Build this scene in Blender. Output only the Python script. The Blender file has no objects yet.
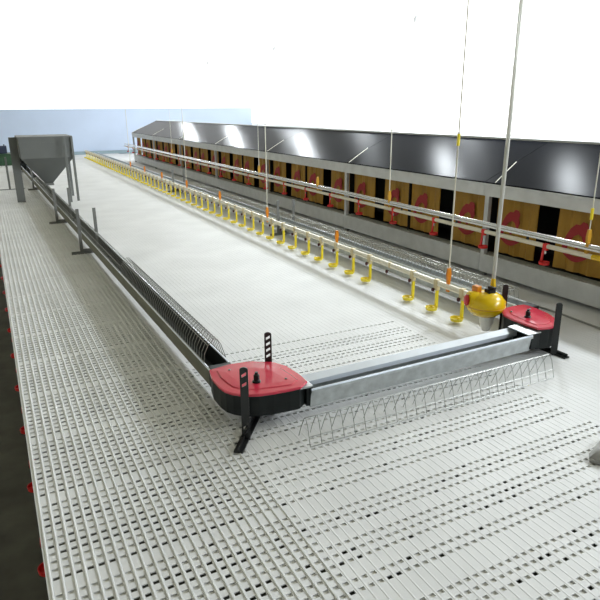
import bpy, bmesh, math, random
from mathutils import Vector, Matrix
random.seed(7)
PI = math.pi
scene = bpy.context.scene
C = scene.collection

# ------------------------------------------------------------------ camera
cam_d = bpy.data.cameras.new('camera')
cam = bpy.data.objects.new('camera', cam_d)
C.objects.link(cam)
cam_d.sensor_fit = 'HORIZONTAL'
cam_d.sensor_width = 36.0
cam_d.lens = 36.0 * 595.0 / 600.0
cam_d.clip_start = 0.02
cam_d.clip_end = 200
RX = Vector((0.88971702, -0.45644653, -0.00775816))
DN = Vector((-0.14625549, -0.26890389, -0.95199792))
FW = Vector((0.43244995, 0.84814342, -0.30600618))
m = Matrix.Identity(4)
for i in range(3):
    m[i][0] = RX[i]; m[i][1] = -DN[i]; m[i][2] = -FW[i]
m[2][3] = 1.4
cam.matrix_world = m
scene.camera = cam

# ------------------------------------------------------------------ light and exposure
scene.view_settings.view_transform = 'Standard'
scene.view_settings.look = 'None'
scene.view_settings.exposure = 0.03
scene.view_settings.gamma = 1.0
scene.view_settings.use_curve_mapping = False
world = bpy.data.worlds.new('world')
scene.world = world
world.use_nodes = True
world.node_tree.nodes['Background'].inputs[0].default_value = (0.80, 0.88, 1.0, 1)
world.node_tree.nodes['Background'].inputs[1].default_value = 0.12
LAMP_W = 106.0
LAMP_X, LAMP_Z = 4.65, 2.25
LAMP_YS = [-2.2, -0.2, 1.9, 4.2, 6.1, 10.0, 13.5, 17.0]
FILL_LAMP_W = 135.0         # unseen fill row, added beyond the nests to brighten the left slats
FILL_LAMP_X, FILL_LAMP_Z = 6.8, 3.4
FILL_LAMP_YS = [-1.0, 2.0, 5.0, 8.5, 12.0, 16.0]
GLOW_STRENGTH = 1.0  # strength of the added glowing wall panels

# ------------------------------------------------------------------ materials
def mat(name, col, rough=0.5, metal=0.0, noise=0.0, nscale=20.0, bump=0.0, bscale=60.0, spec=0.5,
        emit=None, estr=0.0, trans=0.0, alpha=1.0, stretch=None, coat=0.0):
    M = bpy.data.materials.new(name)
    M.use_nodes = True
    nt = M.node_tree
    b = nt.nodes['Principled BSDF']
    b.inputs['Base Color'].default_value = (*col, 1)
    b.inputs['Roughness'].default_value = rough
    b.inputs['Metallic'].default_value = metal
    b.inputs['Specular IOR Level'].default_value = spec
    if trans: b.inputs['Transmission Weight'].default_value = trans
    if coat: b.inputs['Coat Weight'].default_value = coat
    if emit:
        b.inputs['Emission Color'].default_value = (*emit, 1)
        b.inputs['Emission Strength'].default_value = estr
    tc = nt.nodes.new('ShaderNodeTexCoord')
    mp = nt.nodes.new('ShaderNodeMapping')
    nt.links.new(tc.outputs['Object'], mp.inputs['Vector'])
    if stretch: mp.inputs['Scale'].default_value = stretch
    if noise:
        n = nt.nodes.new('ShaderNodeTexNoise')
        n.inputs['Scale'].default_value = nscale
        n.inputs['Detail'].default_value = 5
        nt.links.new(mp.outputs[0], n.inputs['Vector'])
        r = nt.nodes.new('ShaderNodeValToRGB')
        r.color_ramp.elements[0].position = 0.3
        r.color_ramp.elements[1].position = 0.7
        r.color_ramp.elements[0].color = (*[c * (1 - noise) for c in col], 1)
        r.color_ramp.elements[1].color = (*[min(1, c * (1 + noise)) for c in col], 1)
        nt.links.new(n.outputs['Fac'], r.inputs[0])
        nt.links.new(r.outputs[0], b.inputs['Base Color'])
    if bump:
        n = nt.nodes.new('ShaderNodeTexNoise')
        n.inputs['Scale'].default_value = bscale
        nt.links.new(mp.outputs[0], n.inputs['Vector'])
        bp = nt.nodes.new('ShaderNodeBump')
        bp.inputs['Strength'].default_value = bump
        bp.inputs['Distance'].default_value = 0.01
        nt.links.new(n.outputs['Fac'], bp.inputs['Height'])
        nt.links.new(bp.outputs[0], b.inputs['Normal'])
    return M

M = {}
M['slat'] = mat('white_slat_plastic', (0.745, 0.755, 0.76), 0.55, spec=0.3, noise=0.06, nscale=2.2)
M['slat_beam'] = mat('slat_support', (0.74, 0.74, 0.70), 0.6, noise=0.1, nscale=4)
M['pit'] = mat('pit_concrete', (0.10, 0.10, 0.085), 0.8, noise=0.25, nscale=6)
M['wall'] = mat('pale_blue_wall', (0.56, 0.66, 0.84), 0.6, noise=0.03, nscale=1.5)
M['skirt'] = mat('grey_blue_wall_base', (0.30, 0.40, 0.46), 0.6, noise=0.05, nscale=3)
M['white_wall'] = mat('white_wall_panel', (0.8, 0.82, 0.85), 0.5, noise=0.02, nscale=2)
M['left_wall'] = mat('olive_cream_wall', (0.60, 0.56, 0.42), 0.6, noise=0.03, nscale=2)
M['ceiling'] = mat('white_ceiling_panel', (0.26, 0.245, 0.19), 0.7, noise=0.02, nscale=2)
M['added_glow'] = mat('added_white_glow', (0.9, 0.9, 0.9), 0.7, emit=(0.97, 0.98, 1.0), estr=GLOW_STRENGTH)  # added glow that whitens the upper walls and gives soft fill
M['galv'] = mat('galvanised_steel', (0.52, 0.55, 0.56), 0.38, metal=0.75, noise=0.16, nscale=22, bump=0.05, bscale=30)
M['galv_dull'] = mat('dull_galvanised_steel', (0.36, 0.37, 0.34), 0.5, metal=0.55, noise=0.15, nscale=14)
M['galv_shaded'] = mat('shaded_galvanised_steel', (0.17, 0.17, 0.135), 0.65, metal=0.2, noise=0.12, nscale=10)  # steel darkened to paint in the shade on the left trough's side
M['trough_in'] = mat('shaded_feed_residue', (0.035, 0.038, 0.036), 0.6, noise=0.3, nscale=30)  # feed residue, blackened further for the shade inside the trough
M['steel_sheen'] = mat('painted_sheen_steel', (0.80, 0.86, 0.95), 0.28, metal=0.45, noise=0.04, nscale=8)  # whitened steel, bright reflection on the trough painted into the colour
M['wire'] = mat('galvanised_wire', (0.36, 0.37, 0.35), 0.35, metal=0.7)
M['stand'] = mat('grey_painted_steel', (0.20, 0.205, 0.20), 0.5, metal=0.3, noise=0.12, nscale=10)
M['nest_metal'] = mat('nest_galvanised_sheet', (0.60, 0.62, 0.65), 0.45, metal=0.12, noise=0.08, nscale=9)
M['lid'] = mat('dark_grey_nest_lid', (0.006, 0.007, 0.010), 0.30, spec=0.012, noise=0.1, nscale=3)
M['black'] = mat('black_plastic', (0.005, 0.008, 0.008), 0.4, spec=0.3, noise=0.2, nscale=12, bump=0.05, bscale=40)
M['black_steel'] = mat('black_coated_steel', (0.016, 0.018, 0.018), 0.4, metal=0.2)
M['red'] = mat('red_plastic', (0.64, 0.035, 0.075), 0.18, spec=0.6, coat=0.5)
M['red_cup'] = mat('red_cup_plastic', (0.78, 0.03, 0.03), 0.3)
M['red_dial'] = mat('deep_red_dial', (0.50, 0.012, 0.02), 0.3)
M['yellow'] = mat('yellow_cup_plastic', (0.86, 0.70, 0.03), 0.32)
M['reg_yellow'] = mat('yellow_regulator_plastic', (0.78, 0.52, 0.0), 0.25, coat=0.3)
M['cream'] = mat('cream_plastic', (0.66, 0.56, 0.33), 0.4)
M['pipe'] = mat('ivory_water_pipe', (0.82, 0.78, 0.66), 0.35)
M['rod'] = mat('ivory_rod', (0.72, 0.70, 0.60), 0.4)
M['alu'] = mat('aluminium_rail', (0.62, 0.63, 0.64), 0.25, metal=0.8)
M['orange'] = mat('orange_plastic', (0.72, 0.24, 0.01), 0.35)
M['amber'] = mat('amber_clip_plastic', (0.62, 0.33, 0.03), 0.4)
M['nipple'] = mat('dark_red_nipple', (0.07, 0.012, 0.015), 0.35)
M['white_plastic'] = mat('translucent_white_plastic', (0.88, 0.88, 0.85), 0.3, trans=0.1)
M['hose'] = mat('clear_hose', (0.70, 0.70, 0.64), 0.25, trans=0.3)
M['curtain'] = mat('golden_nest_curtain', (0.40, 0.215, 0.022), 0.6, noise=0.1, nscale=5, bump=0.08, bscale=8)
M['emblem'] = mat('red_emblem_print', (0.36, 0.018, 0.022), 0.6)
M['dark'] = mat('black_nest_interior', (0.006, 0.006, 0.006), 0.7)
M['hopper'] = mat('grey_hopper_steel', (0.17, 0.18, 0.175), 0.5, metal=0.35, noise=0.05, nscale=3)
M['green'] = mat('dark_green_plastic', (0.02, 0.07, 0.03), 0.55, noise=0.2, nscale=10)
M['navy'] = mat('navy_plastic', (0.02, 0.03, 0.07), 0.5)
M['bulb'] = mat('lamp_bulb', (0.9, 0.9, 0.9), 0.4, emit=(1, 0.98, 0.94), estr=6)
M['cable'] = mat('grey_cable', (0.30, 0.30, 0.29), 0.5)

# ------------------------------------------------------------------ mesh helpers
class MB:
    def __init__(self): self.v = []; self.f = []; self.sm = False
    def add(self, vs, fs):
        n = len(self.v)
        self.v += [tuple(v) for v in vs]
        self.f += [tuple(i + n for i in f) for f in fs]
        return self
    def box(self, x0, x1, y0, y1, z0, z1):
        vs = [(x, y, z) for x in (x0, x1) for y in (y0, y1) for z in (z0, z1)]
        return self.add(vs, [(0, 1, 3, 2), (4, 6, 7, 5), (0, 4, 5, 1), (2, 3, 7, 6), (0, 2, 6, 4), (1, 5, 7, 3)])
    def bar(self, a, b, w, t, up=(0, 0, 1)):
        """rectangular bar from a to b, w wide sideways, t along up"""
        a = Vector(a); b = Vector(b); d = (b - a).normalized(); u = Vector(up)
        if abs(d.dot(u)) > 0.95: u = Vector((0, 1, 0))
        s = d.cross(u).normalized(); u = s.cross(d).normalized()
        vs = []
        for p in (a, b):
            for i, j in ((-1, -1), (1, -1), (1, 1), (-1, 1)):
                vs.append(p + s * w / 2 * i + u * t / 2 * j)
        return self.add(vs, [(3, 2, 1, 0), (4, 5, 6, 7), (0, 1, 5, 4), (1, 2, 6, 5), (2, 3, 7, 6), (3, 0, 4, 7)])
    def tube(self, pts, r, n=6, cap=True):
        pts = [Vector(p) for p in pts]
        rs = r if isinstance(r, (list, tuple)) else [r] * len(pts)
        base = len(self.v); prev = None
        for i, p in enumerate(pts):
            if i == 0: d = pts[1] - p
            elif i == len(pts) - 1: d = p - pts[-2]
            else: d = (pts[i + 1] - p).normalized() + (p - pts[i - 1]).normalized()
            d.normalize()
            if prev is None:
                u = Vector((0, 0, 1)) if abs(d.z) < 0.9 else Vector((1, 0, 0))
                s = d.cross(u).normalized()
            else:
                s = (prev - d * prev.dot(d)).normalized()
            prev = s; u = s.cross(d)
            for k in range(n):
                a = 2 * PI * k / n
                self.v.append(tuple(p + (s * math.cos(a) + u * math.sin(a)) * rs[i]))
        for i in range(len(pts) - 1):
            for k in range(n):
                a = base + i * n + k; b = base + i * n + (k + 1) % n
                self.f.append((a, b, b + n, a + n))
        if cap:
            self.f.append(tuple(base + k for k in range(n))[::-1])
            e = base + (len(pts) - 1) * n
            self.f.append(tuple(e + k for k in range(n)))
        return self
    def lathe(self, prof, c=(0, 0, 0), n=24, axis=(0, 0, 1)):
        """prof: (radius, height) list, closed with end caps when radius > 0"""
        ax = Vector(axis).normalized(); c = Vector(c)
        u = Vector((1, 0, 0)) if abs(ax.x) < 0.9 else Vector((0, 1, 0))
        s = ax.cross(u).normalized(); t = ax.cross(s).normalized()
        base = len(self.v)
        for r, h in prof:
            for k in range(n):
                a = 2 * PI * k / n
                self.v.append(tuple(c + ax * h + (s * math.cos(a) + t * math.sin(a)) * max(r, 1e-4)))
        for i in range(len(prof) - 1):
            for k in range(n):
                a = base + i * n + k; b = base + i * n + (k + 1) % n
                self.f.append((a, b, b + n, a + n))
        self.f.append(tuple(base + k for k in range(n))[::-1])
        e = base + (len(prof) - 1) * n
        self.f.append(tuple(e + k for k in range(n)))
        return self
    def prism(self, pts, z0, z1, tf=None):
        n = len(pts)
        f = tf or (lambda a, b, c: (a, b, c))
        vs = [f(p[0], p[1], z0) for p in pts] + [f(p[0], p[1], z1) for p in pts]
        fs = [tuple(range(n))[::-1], tuple(range(n, 2 * n))]
        fs += [(i, (i + 1) % n, n + (i + 1) % n, n + i) for i in range(n)]
        return self.add(vs, fs)
    def loft(self, rings):
        n = len(rings[0]); base = len(self.v)
        for r in rings: self.v += [tuple(p) for p in r]
        for i in range(len(rings) - 1):
            for k in range(n):
                a = base + i * n + k; b = base + i * n + (k + 1) % n
                self.f.append((a, b, b + n, a + n))
        self.f.append(tuple(base + k for k in range(n))[::-1])
        e = base + (len(rings) - 1) * n
        self.f.append(tuple(e + k for k in range(n)))
        return self
    def build(self, name, material, parent=None, smooth=False, bevel=0.0, raw=False):
        me = bpy.data.meshes.new(name)
        me.from_pydata(self.v, [], self.f)
        if not raw:
            bm = bmesh.new(); bm.from_mesh(me)
            bmesh.ops.recalc_face_normals(bm, faces=bm.faces)
            bm.to_mesh(me); bm.free()
        me.materials.append(material)
        if smooth:
            for p in me.polygons: p.use_smooth = True
        o = bpy.data.objects.new(name, me)
        C.objects.link(o)
        if parent: o.parent = parent
        if bevel:
            md = o.modifiers.new('bevel', 'BEVEL'); md.width = bevel; md.segments = 2
            md.limit_method = 'ANGLE'; md.angle_limit = math.radians(40)
        if smooth:
            try:
                md = o.modifiers.new('edges', 'EDGE_SPLIT'); md.split_angle = math.radians(40)
            except Exception: pass
        return o

def tag(o, label, cat, group=None, kind=None):
    o['label'] = label; o['category'] = cat
    if group: o['group'] = group
    if kind: o['kind'] = kind
    return o
def thing(name, label, cat, loc=(0, 0, 0), group=None):
    o = bpy.data.objects.new(name, None); C.objects.link(o)
    o.location = loc; o.empty_display_size = 0.05
    return tag(o, label, cat, group)
def struct(o):
    o['kind'] = 'structure'; return o
def copy_tree(o, parent=None):
    c = o.copy(); C.objects.link(c); c.parent = parent
    for ch in list(o.children): copy_tree(ch, c)
    return c

# ------------------------------------------------------------------ room shell
YF, XR, XL, ZC = 21.5, 9.0, -2.6, 5.2
SX0, SX1, SY0 = -0.03, 3.98, 0.2
fl = MB()
PX, PY = 0.0345, 0.040          # slat cell pitch
HX, HY = 0.019, 0.0145           # slot size
vs = []; fs = []
nx = int((SX1 - SX0) / PX)
ys = []
frnd = random.Random(11)
ny_total = int((YF - SY0) / PY)
RIM_T = 0.004
ox = SX0 + 0.012
# quads of the top sheet with real slots, short slot walls and raised ribs
def quad(a, b, c, d):
    n = len(vs); vs.extend((a, b, c, d)); fs.append((n, n + 1, n + 2, n + 3))
for j in range(ny_total):
    y0 = SY0 + j * PY; y1 = y0 + PY
    s0 = y0 + (PY - HY) / 2; s1 = s0 + HY
    seam = (j % 12 == 0)
    xe = ox + nx * PX
    if seam or y0 > 15:
        quad((SX0, y0, 0), (xe, y0, 0), (xe, y1, 0), (SX0, y1, 0)); continue
    quad((SX0, y0, 0), (xe, y0, 0), (xe, s0, 0), (SX0, s0, 0))
    quad((SX0, s1, 0), (xe, s1, 0), (xe, y1, 0), (SX0, y1, 0))
    xa = SX0
    for i in range(nx):
        xx = ox + i * PX
        if xx > 0.78:
            near = y0 < 3.1 and xx < 2.3
            if not (((j % 4) != 3) if near else (y0 < 3.25 and xx < 2.3 and (j % 4) == 1)): continue
        h0 = ox + i * PX + (PX - HX) / 2; h1 = h0 + HX
        quad((xa, s0, 0), (h0, s0, 0), (h0, s1, 0), (xa, s1, 0))
        z = -RIM_T
        quad((h0, s0, 0), (h0, s0, z), (h1, s0, z), (h1, s0, 0))
        quad((h1, s1, 0), (h1, s1, z), (h0, s1, z), (h0, s1, 0))
        quad((h0, s1, 0), (h0, s1, z), (h0, s0, z), (h0, s0, 0))
        quad((h1, s0, 0), (h1, s0, z), (h1, s1, z), (h1, s1, 0))
        xa = h1
    quad((xa, s0, 0), (xe, s0, 0), (xe, s1, 0), (xa, s1, 0))
for i in range(nx + 1):          # raised ribs
    x = ox + i * PX; w = 0.0035; h = 0.0034 if x < 0.8 else 0.0008
    y0, y1 = SY0, YF
    quad((x - w, y0, 0), (x - w * .5, y0, h), (x - w * .5, y1, h), (x - w, y1, 0))
    quad((x - w * .5, y0, h), (x + w * .5, y0, h), (x + w * .5, y1, h), (x - w * .5, y1, h))
    quad((x + w * .5, y0, h), (x + w, y0, 0), (x + w, y1, 0), (x + w * .5, y1, h))
fl.v = vs; fl.f = fs
struct(fl.build('floor', M['slat'], raw=True))
b = MB()                          # under-tray: most slots look down on it, the others into the dark pit
rnd = random.Random(3)
for j in range(int((15 - SY0) / PY)):
    y0 = SY0 + j * PY; y1 = y0 + PY
    if y0 > 7.5:
        if j % 12 == 0: b.add([(SX0 + .012, y0, -.0052), (SX1, y0, -.0052), (SX1, y0 + 12 * PY, -.0052), (SX0 + .012, y0 + 12 * PY, -.0052)], [(0, 1, 2, 3)])
        continue
    row_dark = (j % 4) in (0, 1)
    start = None
    for i in range(nx + 1):
        x = ox + i * PX
        if x < 0.62: p = (0.85 if row_dark else 0.12) * (1.0 if y0 < 4 else 0.6)
        elif x < 1.9: p = (0.22 if row_dark else 0.04) * (1.0 if y0 < 3.1 else 0.1)
        else: p = (0.12 if row_dark else 0.03) * (1.0 if (y0 < 2.2 and x < 2.3) else 0.0)
        open_ = rnd.random() < p or i == nx
        if not open_ and start is None: start = x
        if open_ and start is not None:
            b.add([(start, y0, -.0052), (x, y0, -.0052), (x, y1, -.0052), (start, y1, -.0052)], [(0, 1, 2, 3)]); start = None
b.box(SX0, SX0 + 0.012, SY0, YF, -0.05, -0.001)
struct(b.build('trim_1', M['slat_beam']))
struct(MB().box(XL, XR, -4, YF, -0.66, -0.60).build('floor_pit', M['pit']))
struct(MB().box(SX1 + .02, XR, -4, YF, -0.06, -0.02).build('floor_aisle', M['slat']))
struct(MB().box(XL, XR, YF, YF + 0.1, -0.6, 1.45).build('wall_back', M['wall']))
struct(MB().box(XL, XR, YF - 0.03, YF - 0.001, -0.01, 0.10).build('baseboard_back', M['skirt']))
struct(MB().box(XL, XR, YF, YF + 0.06, 1.45, ZC).build('added_glow_panel_1', M['added_glow']))  # glowing panel added above the far wall, no opening known there
struct(MB().box(XR, XR + 0.1, -4, YF, -0.6, 0.9).build('wall_right', M['white_wall']))
struct(MB().box(XR, XR + 0.06, -4, YF, 0.9, ZC).build('added_glow_panel_2', M['added_glow']))  # second added glowing panel, fill from the right
struct(MB().box(XL - 0.1, XL, -4, YF, -0.6, ZC).build('wall_left', M['left_wall']))
struct(MB().box(XL, XR, -4, YF, ZC, ZC + 0.1).build('ceiling', M['ceiling']))

# ------------------------------------------------------------------ lamps above the nests
for i, y in enumerate(LAMP_YS):
    if i == 0:
        lp = thing('pendant_lamp', '', 'lamp', (LAMP_X, y, LAMP_Z), 'round lamps hanging above the nests')
        MB().lathe([(0.02, 0.06), (0.045, 0.05), (0.05, 0.0), (0.035, -0.035), (0.004, -0.05)], (0, 0, 0.02), 16).build('bulb', M['bulb'], lp, smooth=True)
        MB().lathe([(0.025, 0.0), (0.03, 0.06), (0.012, 0.08)], (0, 0, 0.08), 12).build('socket', M['white_wall'], lp)
        MB().tube([(0, 0, 0.16), (0, 0, ZC - LAMP_Z)], 0.004, 5).build('cord', M['white_wall'], lp)
        first = lp
    else:
        lp = copy_tree(first); lp.location = (LAMP_X, y, LAMP_Z)
    lp['label'] = ['nearest', 'second nearest', 'third nearest', 'fourth nearest', 'fourth farthest', 'third farthest', 'second farthest', 'farthest'][i] + ' small white pendant lamp in the row above the dark nest lids'
    ld = bpy.data.lights.new('lamp_light', 'POINT')
    ld.energy = LAMP_W; ld.color = (0.90, 0.96, 1.0); ld.shadow_soft_size = 0.11
    lo = bpy.data.objects.new('lamp_light', ld); C.objects.link(lo)
    lo.location = (LAMP_X, y, LAMP_Z - 0.22)

for i, y in enumerate(FILL_LAMP_YS):
    lp = copy_tree(first); lp.location = (FILL_LAMP_X, y, FILL_LAMP_Z)
    for ch in lp.children:
        if ch.name.startswith('cord'): ch.scale = (1, 1, (ZC - FILL_LAMP_Z) / (ZC - LAMP_Z) * 1.0)
    lp['group'] = 'added fill lamps beyond the nests'
    lp['label'] = ['nearest', 'second nearest', 'third nearest', 'third farthest', 'second farthest', 'farthest'][i] + ' added fill lamp of the unseen row beyond the nests'
    ld = bpy.data.lights.new('lamp_light', 'POINT')
    ld.energy = FILL_LAMP_W; ld.color = (0.90, 0.96, 1.0); ld.shadow_soft_size = 0.14
    lo = bpy.data.objects.new('lamp_light', ld); C.objects.link(lo)
    lo.location = (FILL_LAMP_X, y, FILL_LAMP_Z - 0.22)

# ------------------------------------------------------------------ nests
NX = 3.70     # front plane
CX = 3.80     # curtain plane
MODL = 2.285
EMB = [(.15, .27), (.16, .40), (.21, .53), (.29, .65), (.38, .72), (.46, .72), (.51, .77), (.59, .76), (.63, .70), (.61, .64), (.64, .56), (.60, .47),
       (.55, .49), (.52, .55), (.45, .58), (.37, .54), (.30, .46), (.26, .36), (.25, .28)]
def make_nest():
    t = thing('nest_module', '', 'nest', (0, 0, 0), 'row of hen nests along the right side')
    L = MODL
    s = MB()
    # sloping lid, 8 mm thick, with small front fold
    a = (NX - 0.01, 0.795); b_ = (4.39, 1.097)
    s.add([(a[0], 0, a[1]), (b_[0], 0, b_[1]), (b_[0], 0, b_[1] + .01), (a[0], 0, a[1] + .01),
           (a[0], L - .006, a[1]), (b_[0], L - .006, b_[1]), (b_[0], L - .006, b_[1] + .01), (a[0], L - .006, a[1] + .01)],
          [(0, 1, 2, 3), (4, 7, 6, 5), (0, 4, 5, 1), (1, 5, 6, 2), (2, 6, 7, 3), (3, 7, 4, 0)])
    s.build('lid', M['lid'], t)
    MB().box(4.39, 4.47, 0, L - .004, 1.06, 1.125).build('ridge_cap', M['nest_metal'], t)
    r = MB(); r.box(NX - 0.012, NX + 0.02, 0, L - .004, 0.69, 0.782)
    r.tube([(NX - 0.014, 0, 0.787), (NX - 0.014, L - .004, 0.787)], 0.008, 8)
    r.build('front_rail', M['nest_metal'], t)
    MB().box(NX, NX + 0.012, 0, L - .004, 0.035, 0.190).build('base_panel', M['nest_metal'], t)
    g = MB(); g.box(NX + .012, CX + .01, 0, L - .004, 0.176, 0.190)
    for k in range(3): g.bar((NX + .03 + k * .03, 0.01, .194), (NX + .03 + k * .03, L - .02, .194), .008, .008)
    g.build('ledge', M['galv_dull'], t)
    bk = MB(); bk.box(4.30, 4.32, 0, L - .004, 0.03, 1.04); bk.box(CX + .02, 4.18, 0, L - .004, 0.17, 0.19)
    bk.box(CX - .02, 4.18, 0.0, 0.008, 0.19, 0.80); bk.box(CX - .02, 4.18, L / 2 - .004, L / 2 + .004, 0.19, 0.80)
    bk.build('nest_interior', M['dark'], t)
    u = MB(); u.box(NX + .0, NX + .035, L - 0.055, L - 0.01, 0.19, 0.69)
    u.build('upright', M['nest_metal'], t)
    u = MB(); u.box(NX + .01, NX + .05, L - 0.06, L - 0.01, 0.0, 0.035); u.build('foot', M['stand'], t)
    st = MB(); st.tube([(NX - 0.02, L - 0.13, 0.81), (3.84, L - 0.08, 0.885), (4.0, L - 0.03, 0.955)], 0.0035, 6)
    st.build('lid_stay', M['rod'], t)
    # curtains, in metres from the near upright (y = 0) to the far one
    def curtain(y0, y1):
        W = y1 - y0; n = 14
        c = MB(); rings = []
        zt, zb = 0.715, 0.215
        top = []; 
        for k in range(n + 1):
            yy = y0 + W * k / n
            dx = 0.006 * math.sin(k * 1.3 + y0 * 5) + 0.003 * math.sin(k * 2.9)
            top.append((yy, dx))
        ring = [(CX + dx, yy, zt) for yy, dx in top] + [(CX + dx + .006, yy, zt) for yy, dx in reversed(top)]
        ring2 = [(CX + dx * 2.0 - .004, yy, zb) for yy, dx in top] + [(CX + dx * 2.0 + .002, yy, zb) for yy, dx in reversed(top)]
        c.loft([ring, ring2])
        cu = c.build('curtain', M['curtain'], t)
        e = MB()
        tf = lambda u_, v_, w_: (CX - 0.018 - w_, y1 - u_ * W, zb + v_ * (zt - zb))
        e.prism(EMB, 0.0, 0.002, tf)
        # pupil and the lower bow of the emblem
        e.prism([(0.44 + 0.040 * math.cos(a), 0.40 + 0.050 * math.sin(a)) for a in [2 * PI * i / 10 for i in range(10)]], 0.0, 0.002, tf)
        lo = [(0.18 + 0.50 * i / 10, 0.26 - 0.10 * math.sin(PI * i / 10)) for i in range(11)]
        hi = [(0.22 + 0.42 * i / 10, 0.29 - 0.045 * math.sin(PI * i / 10)) for i in range(10, -1, -1)]
        e.prism(lo + hi, 0.0, 0.002, tf)
        e.build('bird_emblem', M['emblem'], cu)
    curtain(0.02, 0.47); curtain(0.68, 1.125); curtain(1.145, 1.585); curtain(1.79, 2.225)
    return t
nest0 = make_nest()
lab = ['nearest module, cut by the right edge', 'second from the right edge', 'third from the right edge, behind the yellow cups',
       'fourth from the right edge', 'fifth from the right edge', 'sixth from the right edge', 'seventh, next to last at the far end',
       'at the far end beside the blue wall']
for i in range(7):
    o = nest0 if i == 0 else copy_tree(nest0)
    # upright of module i sits at y = 3.777 + 2.285 i (its far end)
    o.location = (0, 3.80 + MODL * (i - 1), 0)
    o['label'] = 'golden curtained hen nest under dark lid, ' + lab[i if i < 6 else 7]

# ------------------------------------------------------------------ feeder corner units
LP = [(0.817, 2.594), (0.797, 2.50), (0.797, 2.40), (0.806, 2.345), (0.828, 2.305), (0.870, 2.262), (0.93, 2.235), (1.0, 2.222),
      (1.08, 2.215), (1.13, 2.215), (1.185, 2.255), (1.189, 2.332), (1.175, 2.461), (1.135, 2.536), (1.033, 2.600), (0.934, 2.613)]
RP = [(2.690, 2.245), (2.760, 2.222), (2.83, 2.232), (2.885, 2.275), (2.925, 2.335), (2.955, 2.41), (2.965, 2.49), (2.965, 2.57), (2.95, 2.605),
      (2.86, 2.615), (2.77, 2.605), (2.735, 2.575), (2.695, 2.52), (2.680, 2.44), (2.680, 2.32)]
def inset(P, d):
    cx = sum(p[0] for p in P) / len(P); cy = sum(p[1] for p in P) / len(P)
    out = []
    for x, y in P:
        v = Vector((x - cx, y - cy)); l = v.length
        v *= (l - d) / l; out.append((cx + v.x, cy + v.y))
    return out
def slotted_bar(parent, base, top, wdir, w=0.036, th=0.006, nsl=0, zs=()):
    """flat upright with slanted slots really cut out: two edge strips joined by slanted bridges"""
    b = MB(); base = Vector(base); top = Vector(top); d = (top - base)
    L = d.length; d.normalize(); s = Vector(wdir).normalized(); n = d.cross(s).normalized()
    def P(u, v, k): return base + d * v + s * u + n * k
    def quadprism(pts):
        vs_ = [P(u, v, -th / 2) for u, v in pts] + [P(u, v, th / 2) for u, v in pts]
        m_ = len(pts)
        b.add(vs_, [tuple(range(m_))[::-1], tuple(range(m_, 2 * m_))] + [(i, (i + 1) % m_, m_ + (i + 1) % m_, m_ + i) for i in range(m_)])
    hw = w / 2; e = w * 0.22
    quadprism([(-hw, 0), (-hw + e, 0), (-hw + e, L - .012), (-hw, L - .012)])
    quadprism([(hw - e, 0), (hw, 0), (hw, L - .012), (hw - e, L - .012)])
    marks = sorted(zs); v = 0.0; sk = 0.006
    for z in marks:
        quadprism([(-hw + e, v - (sk if v > 0 else 0)), (hw - e, v + (sk if v > 0 else 0)), (hw - e, z - 0.0075 + sk), (-hw + e, z - 0.0075 - sk)])
        v = z + 0.0075
    quadprism([(-hw + e, v - sk), (hw - e, v + sk), (hw - e, L - .012), (-hw + e, L - .012)])
    # rounded head
    arc = [(-hw, L - .012)] + [(hw * math.cos(a), L - .012 + 0.012 * math.sin(a)) for a in [PI - PI * i / 8 for i in range(1, 8)]] + [(hw, L - .012)]
    quadprism(arc[::-1])
    return b.build('support_bar', M['black_steel'], parent)
def corner_unit(P, label, knob, pins, bars, foot, plate, zb=.062):
    t = thing('feeder_corner_unit', label, 'feeder corner', (0, 0, 0), 'corner wheels of the chain feeder')
    h = MB()
    I = inset(P, 0.006); I2 = inset(P, 0.016)
    h.loft([[(x, y, zb) for x, y in I2], [(x, y, zb + .006) for x, y in I], [(x, y, 0.166) for x, y in I], [(x, y, 0.168) for x, y in I2]])
    h.build('housing', M['black'], t)
    c = MB()
    A = P; B = inset(P, 0.003); D = inset(P, 0.05)
    c.loft([[(x, y, 0.170) for x, y in A], [(x, y, 0.177) for x, y in A], [(x, y, 0.181) for x, y in B],
            [(x, y, 0.182) for x, y in inset(P, 0.042)], [(x, y, 0.186) for x, y in D], [(x, y, 0.188) for x, y in inset(P, 0.10)]])
    cv = c.build('cover', M['red'], t)
    k = MB(); k.lathe([(0.020, 0), (0.020, 0.008), (0.014, 0.012), (0.014, 0.038), (0.008, 0.042), (0.008, 0.052)], (knob[0], knob[1], 0.186), 14)
    k.build('knob', M['black'], t, smooth=True)
    for p in pins:
        MB().lathe([(0.006, 0), (0.006, 0.008), (0.003, 0.010)], (p[0], p[1], 0.183), 10).build('bolt', M['stand'], cv)
    for (bs, tp, w, zs) in bars: slotted_bar(t, bs, tp, w, zs=zs)
    f = MB(); f.bar(foot[0], foot[1], 0.042, 0.008); f.bar(Vector(foot[0]) + Vector((0, 0, .012)), Vector(foot[1]) + Vector((0, 0, .012)), 0.006, 0.022)
    f.build('foot', M['black_steel'], t)
    f = MB(); f.box(*plate); f.build('mounting_plate', M['galv'], t)
    return t
corner_unit(LP, 'red-topped black corner box at the front left, nearest the camera', (0.965, 2.345), [(1.10, 2.31), (0.90, 2.53)],
            [((0.839, 2.180, 0.004), (0.839, 2.180, 0.355), (0.89, -0.46, 0), (0.040, 0.065, 0.270, 0.315)),
             ((1.122, 2.560, 0.004), (1.122, 2.560, 0.335), (0.89, -0.46, 0), (0.205, 0.237, 0.269, 0.301))],
            ((0.768, 2.098, 0.006), (1.125, 2.58, 0.006)), (1.12, 1.20, 2.225, 2.39, 0.160, 0.168))
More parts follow.
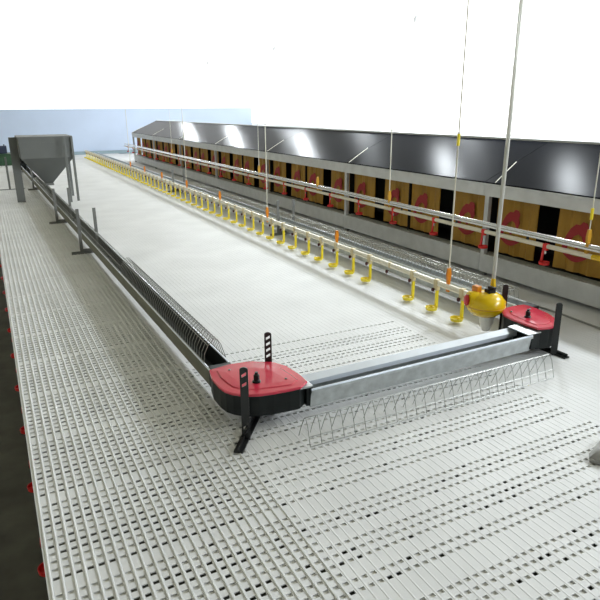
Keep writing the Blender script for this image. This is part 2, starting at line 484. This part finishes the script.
corner_unit(RP, 'red-topped black corner box at the right end of the cross trough', (2.77, 2.40), [(2.90, 2.50), (2.76, 2.52)],
            [((2.810, 2.215, 0.004), (2.812, 2.220, 0.325), (0.78, -0.62, 0), ()),
             ((2.818, 2.640, 0.004), (2.818, 2.640, 0.325), (0.89, -0.46, 0), ())],
            ((2.835, 2.14, 0.006), (2.815, 2.65, 0.006)), (2.60, 2.70, 2.23, 2.39, 0.156, 0.162), zb=.045)

# ------------------------------------------------------------------ feed troughs
def trough(label, p0, p1, side, w=0.15, zb=0.052, zt=0.160, chain=True, profile=True, liner=False, steel='galv'):
    """channel from p0 to p1 (xy of the centre line); side = unit vector to the viewer's side"""
    t = thing('feed_trough', label, 'feed trough', (0, 0, 0), 'troughs of the chain feeder loop')
    p0 = Vector((*p0, 0)); p1 = Vector((*p1, 0)); s = Vector((*side, 0)); d = (p1 - p0).normalized()
    def strip(poly, name, m, ext=0.0):
        b = MB(); n = len(poly)
        vs_ = [tuple(p0 + s * a + Vector((0, 0, z))) for a, z in poly] + [tuple(p1 + s * a + Vector((0, 0, z))) for a, z in poly]
        b.add(vs_, [tuple(range(n))[::-1], tuple(range(n, 2 * n))] + [(i, (i + 1) % n, n + (i + 1) % n, n + i) for i in range(n)])
        return b.build(name, m, t)
    h = w / 2; th = 0.002
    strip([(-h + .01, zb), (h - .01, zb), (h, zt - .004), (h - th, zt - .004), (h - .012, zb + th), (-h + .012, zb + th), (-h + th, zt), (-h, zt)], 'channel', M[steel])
    # rolled lips
    for a in (h, -h):
        b = MB(); b.tube([p0 + s * a + Vector((0, 0, zt)), p1 + s * a + Vector((0, 0, zt))], 0.006, 8)
        b.build('rolled_lip', M['steel_sheen'], t, smooth=True)
    if chain: strip([(h - .002, zt - .001), (h + .006, zt - .003), (h + .007, zt - .014), (h + .001, zt - .016)], 'front_flange', M['galv'])
    # raised return profile on the far wall, feed bed and chain
    if profile: strip([(-h + .004, zt + .004), (-h + .040, zt - .012), (-h + .042, zt - .034), (-h + .039, zt - .034), (-h + .037, zt - .014), (-h + .004, zt + .000)], 'inner_profile', M['steel_sheen'])
    strip([(-h + .014, zb + .003), (h - .014, zb + .003), (h - .013, zb + .016), (-h + .013, zb + .016)], 'feed_bed', M['trough_in'])
    if liner: strip([(-h + .003, zt - .002), (-h + .006, zt + .004), (-h + .016, zb + .004), (-h + .010, zb + .004)], 'inner_liner', M['black'])
    if chain:
        b = MB(); L = (p1 - p0).length; n = int(L / 0.05)
        for k in range(n):
            q = p0 + d * (0.05 * k + .025) + Vector((0, 0, zb + .022))
            b.bar(q - d * .018 - s * .022, q + d * .018 - s * .022, .006, .008); b.bar(q - d * .018 + s * .012, q + d * .018 + s * .012, .006, .008)
            b.bar(q - s * .03, q + s * .03, .008, .008)
        b.build('chain', M['stand'], t)
    return t
trough('galvanised cross trough running between the two red-topped corner boxes', (1.19, 2.300), (2.640, 2.312), (0, -1), w=0.150, zb=.052, zt=.146)
trough('long left trough running from the near red corner box under the hopper', (0.892, 2.62), (0.74, 15.85), (-1, 0), w=0.115, chain=False, profile=False, liner=True, steel='galv_shaded')
trough('long right trough running between the yellow drinker cups and the nests', (2.995, 2.62), (2.995, 19.6), (-1, 0), w=0.11, chain=False, profile=False)
j = MB(); j.box(1.185, 1.215, 2.215, 2.385, 0.088, 0.172)
# end blocks where troughs enter boxes belong to the boxes
for u, bx in zip([o for o in C.objects if o.name.startswith('feeder_corner_unit')],
                 [((1.17, 1.205, 2.235, 2.37, 0.06, 0.158), (0.835, 0.95, 2.57, 2.66, 0.06, 0.172)),
                  ((2.635, 2.70, 2.235, 2.37, 0.06, 0.150), (2.94, 3.05, 2.56, 2.66, 0.06, 0.170))]):
    q = MB(); q.box(*bx[0]); q.build('trough_socket', M['black'], u, bevel=.004)
    q = MB(); q.box(*bx[1]); q.build('trough_socket', M['black'], u, bevel=.004)

# ------------------------------------------------------------------ wire guards
def guard(label, prof, o, d, L, pitch, r, rails, cat='wire guard', mat_=None):
    """wires bent along prof [(a, z)] across, repeated along d"""
    t_ = MB(); o = Vector(o); d = Vector(d); s = Vector((d.y, -d.x, 0)); d.normalize()
    n = int(L / pitch)
    for k in range(n + 1):
        q = o + d * (k * pitch)
        t_.tube([q + s * a + Vector((0, 0, z)) for a, z in prof], r, 5)
    for a, z in rails:
        t_.tube([o + s * a + Vector((0, 0, z)), o + d * (n * pitch) + s * a + Vector((0, 0, z))], r * 1.25, 5)
    ob = t_.build('wire_guard', mat_ or M['wire'], smooth=True)
    return tag(ob, label, cat, 'wire guards of the feeder')
# s for d=(0,1,0) is (1,0,0)
lprof = [(-0.060, .168), (-0.055, .215), (-0.035, .255), (-0.005, .285), (0.015, .283), (0.035, .25), (0.058, .172)]
guard('raised wire guard on the left trough, nearest the left red corner box', lprof, (0.893, 2.72, 0), (-.0115, 1, 0), 2.02, .040, .0019,
      [(-0.060, .170), (-0.005, .287), (-0.035, .257), (0.058, .174)])
fprof = [(-0.062, .168), (-0.045, .205), (0.0, .228), (0.04, .208), (0.060, .172)]
for k, lb in enumerate(['low wire grille on the left trough between the raised guard and the near grey stand',
                        'low wire grille on the left trough between the two visible grey stands',
                        'low wire grille on the left trough under the hopper']):
    guard(lb, fprof, (0.868 - k * .029, 4.80 + k * 2.55, 0), (-.0115, 1, 0), 2.5, .040, .0018, [(-0.062, .170), (0, .230), (-.045, .207), (0.04, .210), (0.060, .174)])
rprof = [(-0.045, .17), (-0.01, .235), (0.035, .245), (0.062, .21), (0.068, .168)]
rl = ['wire guard on the right trough next to the right red corner box', 'second wire guard along the right trough, under the nearest cups',
      'third wire guard along the right trough', 'fourth wire guard along the right trough', 'farthest wire guard with visible wires on the right trough']
for k in range(4):
    guard(rl[k], rprof, (2.99, 2.74 + k * 1.72, 0), (0, 1, 0), 1.68, .042, .0018, [(-0.045, .17), (-0.01, .238), (0.035, .248), (0.068, .17)])
# the guard that lies on the slats in front of the cross trough; d=(1,0,0) -> s=(0,-1,0)
g_ = guard('loose wire guard lying on the white slats in front of the cross trough',
           [(-0.085, .003), (-0.06, .062), (-0.03, .118), (-0.018, .122), (0.0, .09), (0.025, .004)], (1.062, 2.02, 0), (1, 0, 0), 1.53, .0575, .0017,
           [(-0.022, .122), (0.025, .004), (-0.03, .118), (0.012, .045)])

# ------------------------------------------------------------------ trough stands (grey)
def stand(x0, x1, y, h, label, dark=True):
    t = thing('trough_stand', label, 'stand', (0, y, 0), 'grey stands under the troughs')
    for x in (x0, x1):
        b = MB(); b.bar((x, 0, 0.006), (x, 0, h), 0.032, 0.008, (0, 1, 0))
        b.build('post', M['stand'], t, bevel=.002)
    b = MB(); b.bar((x0 - .10, 0, 0.005), (x1 + .06, 0, 0.005), 0.03, 0.010); b.bar((x0 - .10, .0, 0.018), (x1 + .06, .0, 0.018), 0.006, 0.02)
    b.build('foot_bar', M['stand'], t)
    b = MB(); b.box(x0, x1, -0.012, 0.012, 0.026, 0.048); b.build('crosspiece', M['stand'], t)
    return t
stand(0.722, 0.885, 6.33, 0.46, 'nearest grey stand straddling the left trough')
stand(0.690, 0.870, 8.30, 0.45, 'second grey stand on the left trough, just in front of the hopper')
stand(0.683, 0.850, 12.19, 0.44, 'farthest grey stand of the left trough, behind the hopper')
stand(2.885, 3.085, 6.2, 0.40, 'grey stand straddling the right trough beside the yellow cups')
stand(2.885, 3.085, 10.6, 0.40, 'second, farther grey stand of the right trough')

# ------------------------------------------------------------------ yellow drinker line
YX, YZ = 2.715, 0.205
yl = thing('drinker_line', 'long ivory drinker line with yellow cups running along the white slats to the far wall', 'drinker line', (0, 0, 0), 'drinker lines')
Y0, Y1 = 2.80, 19.9
b = MB(); b.tube([(YX, Y0, YZ), (YX, Y1, YZ)], 0.012, 10); b.build('water_pipe', M['pipe'], yl, smooth=True)
b = MB(); b.box(YX - .010, YX + .010, Y0, Y1, YZ + .012, YZ + .030); b.build('support_rail', M['pipe'], yl)
def yellow_cup(y, tray=True):
    if tray:
        c = MB(); c.box(-.017, .017, -.017, .017, -0.045, 0.036)
    else:
        c = MB(); c.box(-.012, .012, -.012, .012, -0.012, 0.034)
    cup = c.build('drip_cup', M['cream'], yl, bevel=.003)
    cup.location = (YX, y, YZ)
    n = MB(); n.lathe([(0.010, 0), (0.012, 0.010), (0.010, 0.022), (0.004, 0.026)], (-.030, 0.004, -0.050), 10)
    n.tube([(-.030, .004, -.050), (-.030, .004, -.062)], .002, 5); n.tube([(-.012, .002, -.034), (-.030, .004, -.034)], .004, 6)
    n.build('nipple', M['nipple'], cup)
    if tray:
        s = MB(); s.box(-0.004, 0.016, -.009, .009, -0.178, -0.040); s.build('cup_arm', M['yellow'], cup, bevel=.002)
        tr = MB(); tr.lathe([(0.022, 0), (0.040, 0.004), (0.046, 0.026), (0.042, 0.026), (0.035, 0.010), (0.001, 0.008)], (-.036, 0, -0.190), 18)
        tr.box(-.02, .010, -.012, .012, -.180, -.168)
        tr.build('cup_tray', M['yellow'], cup, smooth=False)
    return cup
ycups = [2.912, 3.178, 3.452, 3.745, 4.035, 4.300, 4.583, 4.862, 5.135, 5.426, 5.71]
while ycups[-1] < 19.6: ycups.append(ycups[-1] + 0.279)
protoc = None
for i, y in enumerate(ycups):
    if i == 3: yellow_cup(y, False); continue
    if protoc is None: protoc = yellow_cup(y)
    else:
        c = protoc.copy(); C.objects.link(c); c.location = (YX, y, YZ)
        for ch in protoc.children:
            d = ch.copy(); C.objects.link(d); d.parent = c

def hanger(x, y, z, ztop, label, grp, r=0.005, clipm='amber', rod=True, sleeve=None):
    t = thing('hanging_rod' if rod else 'line_hanger', label, 'hanger', (x, y, z), grp)
    c = MB()
    c.prism([(-.012, 0.0), (.012, 0.0), (.018, .05), (.010, .10), (-.010, .10), (-.018, .05)], -.008, .008, lambda a, b_, w: (a, w, b_ + .015))
    c.box(-.007, .007, -.012, .012, -.055, .03)
    c.build('clip', M[clipm], t)
    if rod:
        b = MB(); b.tube([(0, 0, .05), (0, 0, ztop - z)], r, 7); b.build('rod', M['rod'], t)
    if sleeve:
        b = MB(); b.tube([(0, 0, sleeve), (0, 0, sleeve + .075)], .010, 8); b.build('sleeve', M['yellow'], t)
    return t
names = [(3.06, True), (4.58, False), (6.12, True), (7.68, False), (9.2, True), (10.7, False), (12.0, False), (13.3, True)]
hl = ['ivory rod with orange clip holding the yellow-cup line near the yellow regulator',
      'orange clip without rod on the yellow-cup line, nearest the camera',
      'ivory rod with orange clip at the middle of the yellow-cup line',
      'second orange clip without rod on the yellow-cup line', 'third rod with clip along the yellow-cup line',
      'third orange clip without rod on the yellow-cup line', 'farthest orange clip without rod on the yellow-cup line',
      'farthest rod on the yellow-cup line, before the nest end']
for (y, rod), lb in zip(names, hl):
    hanger(YX, y, YZ + .03, 4.9 if rod else 0, lb, 'hangers of the yellow-cup line', clipm='orange', rod=rod, sleeve=.93 if y == 3.06 else None)

# ------------------------------------------------------------------ yellow pressure regulator
RXc, RYc, RZc = 2.682, 2.665, 0.207
rg_scale = (1, 1, 1.28)
rg = thing('pressure_regulator', 'round yellow pressure regulator with red dial at the near end of the yellow-cup line', 'regulator', (RXc, RYc, RZc))
b = MB(); b.lathe([(0.045, -0.060), (0.080, -0.050), (0.110, -0.026), (0.122, -0.006), (0.124, 0.006), (0.116, 0.026), (0.096, 0.048), (0.064, 0.062), (0.02, 0.068)], (0, 0, 0), 32)
b.build('body', M['reg_yellow'], rg, smooth=True)
b = MB(); b.lathe([(0.120, -0.003), (0.126, -0.002), (0.126, 0.001), (0.120, 0.002)], (0, 0, -.004), 32); b.build('seam_ring', M['amber'], rg)
ax = Vector((-0.93, 0.30, 0.05)).normalized()
b = MB(); b.lathe([(0.045, 0.06), (0.045, 0.115), (0.040, 0.122)], (0, 0, 0.022), 20, ax); b.build('valve_neck', M['reg_yellow'], rg, smooth=True)
b = MB(); b.lathe([(0.026, 0.118), (0.029, 0.132), (0.022, 0.140), (0.010, 0.142)], (0, 0, 0.022), 20, ax); b.build('dial', M['red_dial'], rg, smooth=True)
b = MB(); b.lathe([(0.048, 0.0), (0.042, -0.035), (0.024, -0.075), (0.020, -0.078)], (0.0, -0.02, -0.055), 20); b.build('drain_cup', M['white_plastic'], rg, smooth=True)
b = MB(); b.box(-.070, -.030, .01, .06, .045, .095); b.build('inlet_block', M['orange'], rg, bevel=.006)
b = MB(); b.box(-.02, .035, -.045, .0, .062, .085); b.box(-.005, .02, -.06, -.01, .085, .098); b.build('bracket', M['black'], rg, bevel=.004)
b = MB(); b.lathe([(0.020, 0.04), (0.017, 0.10), (0.013, 0.13)], (0.045, -0.005, 0.0), 14); b.build('hose_nozzle', M['reg_yellow'], rg, smooth=True)
b = MB(); b.tube([(0.045, 0.035, .05), (-.02, .07, .052), (-.05, .035, .07)], .012, 8); b.tube([(.09, -.02, .03), (.125, -.035, .0), (.11, -.04, -.045)], .016, 8)
b.build('handle', M['reg_yellow'], rg, smooth=True)
b = MB(); b.tube([(0.050, .08, 0), (0.060, .14, 0)], .016, 10); b.build('pipe_socket', M['cream'], rg)
for ch in rg.children: ch.scale = rg_scale
hz = MB(); hz.tube([(0.045, -0.005, .11), (0.048, -0.004, .5), (0.06, 0.0, 1.0), (0.075, .01, 4.9 - RZc)], 0.0125, 10)
hz.build('breather_hose', M['hose'], rg, smooth=True)

# ------------------------------------------------------------------ red drinker line before the nests
RX_, RZ_ = 3.45, 0.455
rl_ = thing('drinker_line', 'ivory drinker line with red cups hanging in front of the golden nest curtains', 'drinker line', (0, 0, 0), 'drinker lines')
b = MB(); b.tube([(RX_, 2.0, RZ_), (RX_, 17.4, RZ_)], 0.0165, 10); b.build('water_pipe', M['pipe'], rl_, smooth=True)
b = MB()
b.prism([(-.012, 0), (.012, 0), (.012, .012), (.005, .020), (.005, .030), (-.005, .030), (-.005, .020), (-.012, .012)], 2.0, 17.4, lambda a, z, y: (RX_ + a, y, RZ_ + .040 + z))
b.tube([(RX_, 2.0, RZ_ + .074), (RX_, 17.4, RZ_ + .074)], .0055, 8)
b.build('support_rail', M['alu'], rl_)
y = 2.3
rc = MB().box(-.004, .004, -.01, .01, 0, .045).build('rail_clip', M['black_steel'], rl_); rc.location = (RX_, y, RZ_)
while y < 16.5:
    y += 0.77; q = rc.copy(); C.objects.link(q); q.location = (RX_, y, RZ_)
def red_cup(y, parent, x, z):
    c = MB(); c.prism([(-.014, .018), (.014, .018), (.017, .0), (.010, -.03), (-.010, -.03), (-.017, .0)], -.016, .016, lambda a, zz, w: (a, w, zz))
    cup = c.build('drip_cup', M['red_cup'], parent); cup.location = (x, y, z)
    s = MB(); s.bar((.004, .018, -.01), (.004, .030, -.125), .010, .016); s.build('cup_arm', M['red_cup'], cup)
    tr = MB(); tr.lathe([(0.022, 0), (0.036, 0.005), (0.038, 0.024), (0.034, 0.024), (0.030, 0.010), (0.001, 0.007)], (-.004, -.004, -0.138), 16)
    tr.build('cup_tray', M['red_cup'], cup)
    n = MB(); n.lathe([(0.006, 0), (0.006, 0.02), (0.003, 0.026)], (-.004, -.004, -0.056), 8); n.build('nipple', M['alu'], cup)
    return cup
p = None
y = 2.90
while y < 17.2:
    if p is None: p = red_cup(y, rl_, RX_, RZ_)
    else:
        c = p.copy(); C.objects.link(c); c.location = (RX_, y, RZ_)
        for ch in p.children:
            d = ch.copy(); C.objects.link(d); d.parent = c
    y += 0.613
for (y, rod, sl, lb) in [(2.57, True, .18, 'rod with yellow sleeve and amber clip on the red-cup line at the right edge'),
                         (4.82, True, None, 'rod with amber clip on the red-cup line before the nests, right of centre'),
                         (6.28, False, None, 'amber clip without rod on the red-cup line'),
                         (8.03, True, None, 'thin rod on the red-cup line left of centre'),
                         (12.6, True, None, 'farthest rod on the red-cup line')]:
    hanger(RX_, y, RZ_ + .06, 4.9 if rod else 0, lb, 'hangers of the red-cup line', r=.0035 if sl or y > 7 else .005, clipm='amber', rod=rod, sleeve=sl)
# yellow elbow at the right edge
e = thing('pipe_regulator', 'yellow end fitting of the red-cup line cut by the right edge', 'regulator', (RX_, 2.42, RZ_))
b = MB(); b.lathe([(.018, -.07), (.026, -.05), (.034, -.01), (.034, .03), (.024, .05)], (0, 0, -.01), 16); b.build('body', M['reg_yellow'], e, smooth=True)
b = MB(); b.tube([(0, .10, 0), (0, .03, 0), (0, -.10, 0)], .019, 10); b.build('sleeve', M['reg_yellow'], e, smooth=True)

# ------------------------------------------------------------------ red drinker cups below the slat edge at the left
pl = thing('pit_drinker_line', 'lower drinker line with red cups beside the left edge of the slats', 'drinker line', (0, 0, 0), 'drinker lines')
b = MB(); b.tube([(-.010, 1.2, -.24), (-.010, 12, -.24)], 0.011, 8); b.build('water_pipe', M['stand'], pl)
p2 = None; y = 1.6
while y < 11.5:
    if p2 is None: p2 = red_cup(y, pl, -.022, -.24)
    else:
        c = p2.copy(); C.objects.link(c); c.location = (-.022, y, -.24)
        for ch in p2.children:
            d = ch.copy(); C.objects.link(d); d.parent = c
    y += 0.62

# ------------------------------------------------------------------ hopper
hp = thing('feed_hopper', 'large grey metal feed hopper on posts above the left trough', 'hopper', (0, 0, 0))
HX0, HX1, HY0, HY1 = 0.46, 1.23, 10.35, 11.15
b = MB()
def ring(x0, x1, y0, y1, z): return [(x0, y0, z), (x1, y0, z), (x1, y1, z), (x0, y1, z)]
b.loft([ring(.78, .90, 10.62, 10.80, .26), ring(.78, .90, 10.62, 10.80, .28), ring(HX0, HX1, HY0, HY1, .69), ring(HX0, HX1, HY0, HY1, 1.0)])
b.build('bin', M['hopper'], hp)
b = MB(); b.box(HX0 - .01, HX1 + .01, HY0 - .01, HY0 - .001, .90, .93); b.box(HX0 - .012, HX1 + .012, HY0 - .012, HY1 + .012, 1.0, 1.02); b.build('rim', M['hopper'], hp)
b = MB(); b.box(.77, .91, 10.60, 10.82, .242, .27); b.build('outlet', M['stand'], hp)
for (x, y, w) in ((.39, 10.62, .12), (1.10, 10.22, .035), (1.225, 11.0, .035), (1.225, 10.33, .035)):
    b = MB(); b.box(x - w / 2, x + w / 2, y - .02, y + .02, 0, 1.01); b.build('post', M['hopper'], hp, bevel=.004)

# ------------------------------------------------------------------ far left: corner wheel, green panel, navy motor, post
fc = thing('drive_unit', 'small black drive unit at the far end of the left trough, behind the hopper', 'feeder drive', (0, 0, 0))
b = MB(); b.box(.66, 1.0, 15.9, 16.4, .06, .22); b.build('housing', M['black'], fc, bevel=.02)
b = MB(); b.lathe([(.09, 0), (.10, .05), (.10, .26), (.07, .30)], (.78, 16.1, .2), 16); b.build('motor', M['black'], fc, smooth=True)
b = MB(); b.box(.68, .74, 15.92, 15.98, 0, .07); b.box(.92, .98, 16.3, 16.36, 0, .07); b.build('foot', M['stand'], fc)
gp = MB(); gp.box(-.60, .62, 18.2, 18.9, .0, .28); gp.box(-.61, .63, 18.19, 18.91, .27, .305)
tag(gp.build('storage_crate', M['green'], bevel=.01), 'dark green crate on the slats at the far left', 'crate')
nb = thing('control_box', 'navy box standing on the dark green crate', 'box', (.36, 18.5, .305))
b = MB(); b.box(-.11, .14, -.1, .1, 0, .20); b.build('casing', M['navy'], nb, bevel=.01)
b = MB(); b.box(.07, .10, -.03, 0, .20, .24); b.build('plug', M['navy'], nb)
po = thing('marker_post', 'thin grey post standing in front of the dark green crate', 'post', (.29, 12.43, 0))
b = MB(); b.bar((0, 0, .005), (0, 0, .60), .035, .02, (0, 1, 0)); b.build('upright', M['hopper'], po)
b = MB(); b.bar((-.25, 0, .012), (.25, 0, .012), .03, .012); b.build('foot_bar', M['hopper'], po)

# ------------------------------------------------------------------ cable on the slats by the nests, clump at lower right
pts = [(3.50, 4.35, .012), (3.47, 4.0, .010), (3.40, 3.75, .008), (3.36, 3.55, .008), (3.40, 3.3, .008), (3.42, 3.05, .008), (3.44, 2.7, .008), (3.42, 2.3, .008)]
tag(MB().tube(pts, .007, 8).build('cable', M['cable'], smooth=True), 'pale cable lying on the slats below the nest panel', 'cable')

lm = MB()
rings = []
for k, (f_, z) in enumerate([(1.0, .001), (1.02, .02), (.85, .045), (.5, .058)]):
    rings.append([(2.24 + .20 * f_ * math.cos(a) * (1 + .12 * math.sin(3 * a)), 1.33 + .10 * f_ * math.sin(a) * (1 + .1 * math.cos(4 * a)), z) for a in [2 * PI * i / 20 for i in range(20)]])
lm.loft(rings)
tag(lm.build('folded_cloth', M['cable'], smooth=True), 'grey crumpled cloth on the white slats at the lower right corner', 'cloth')
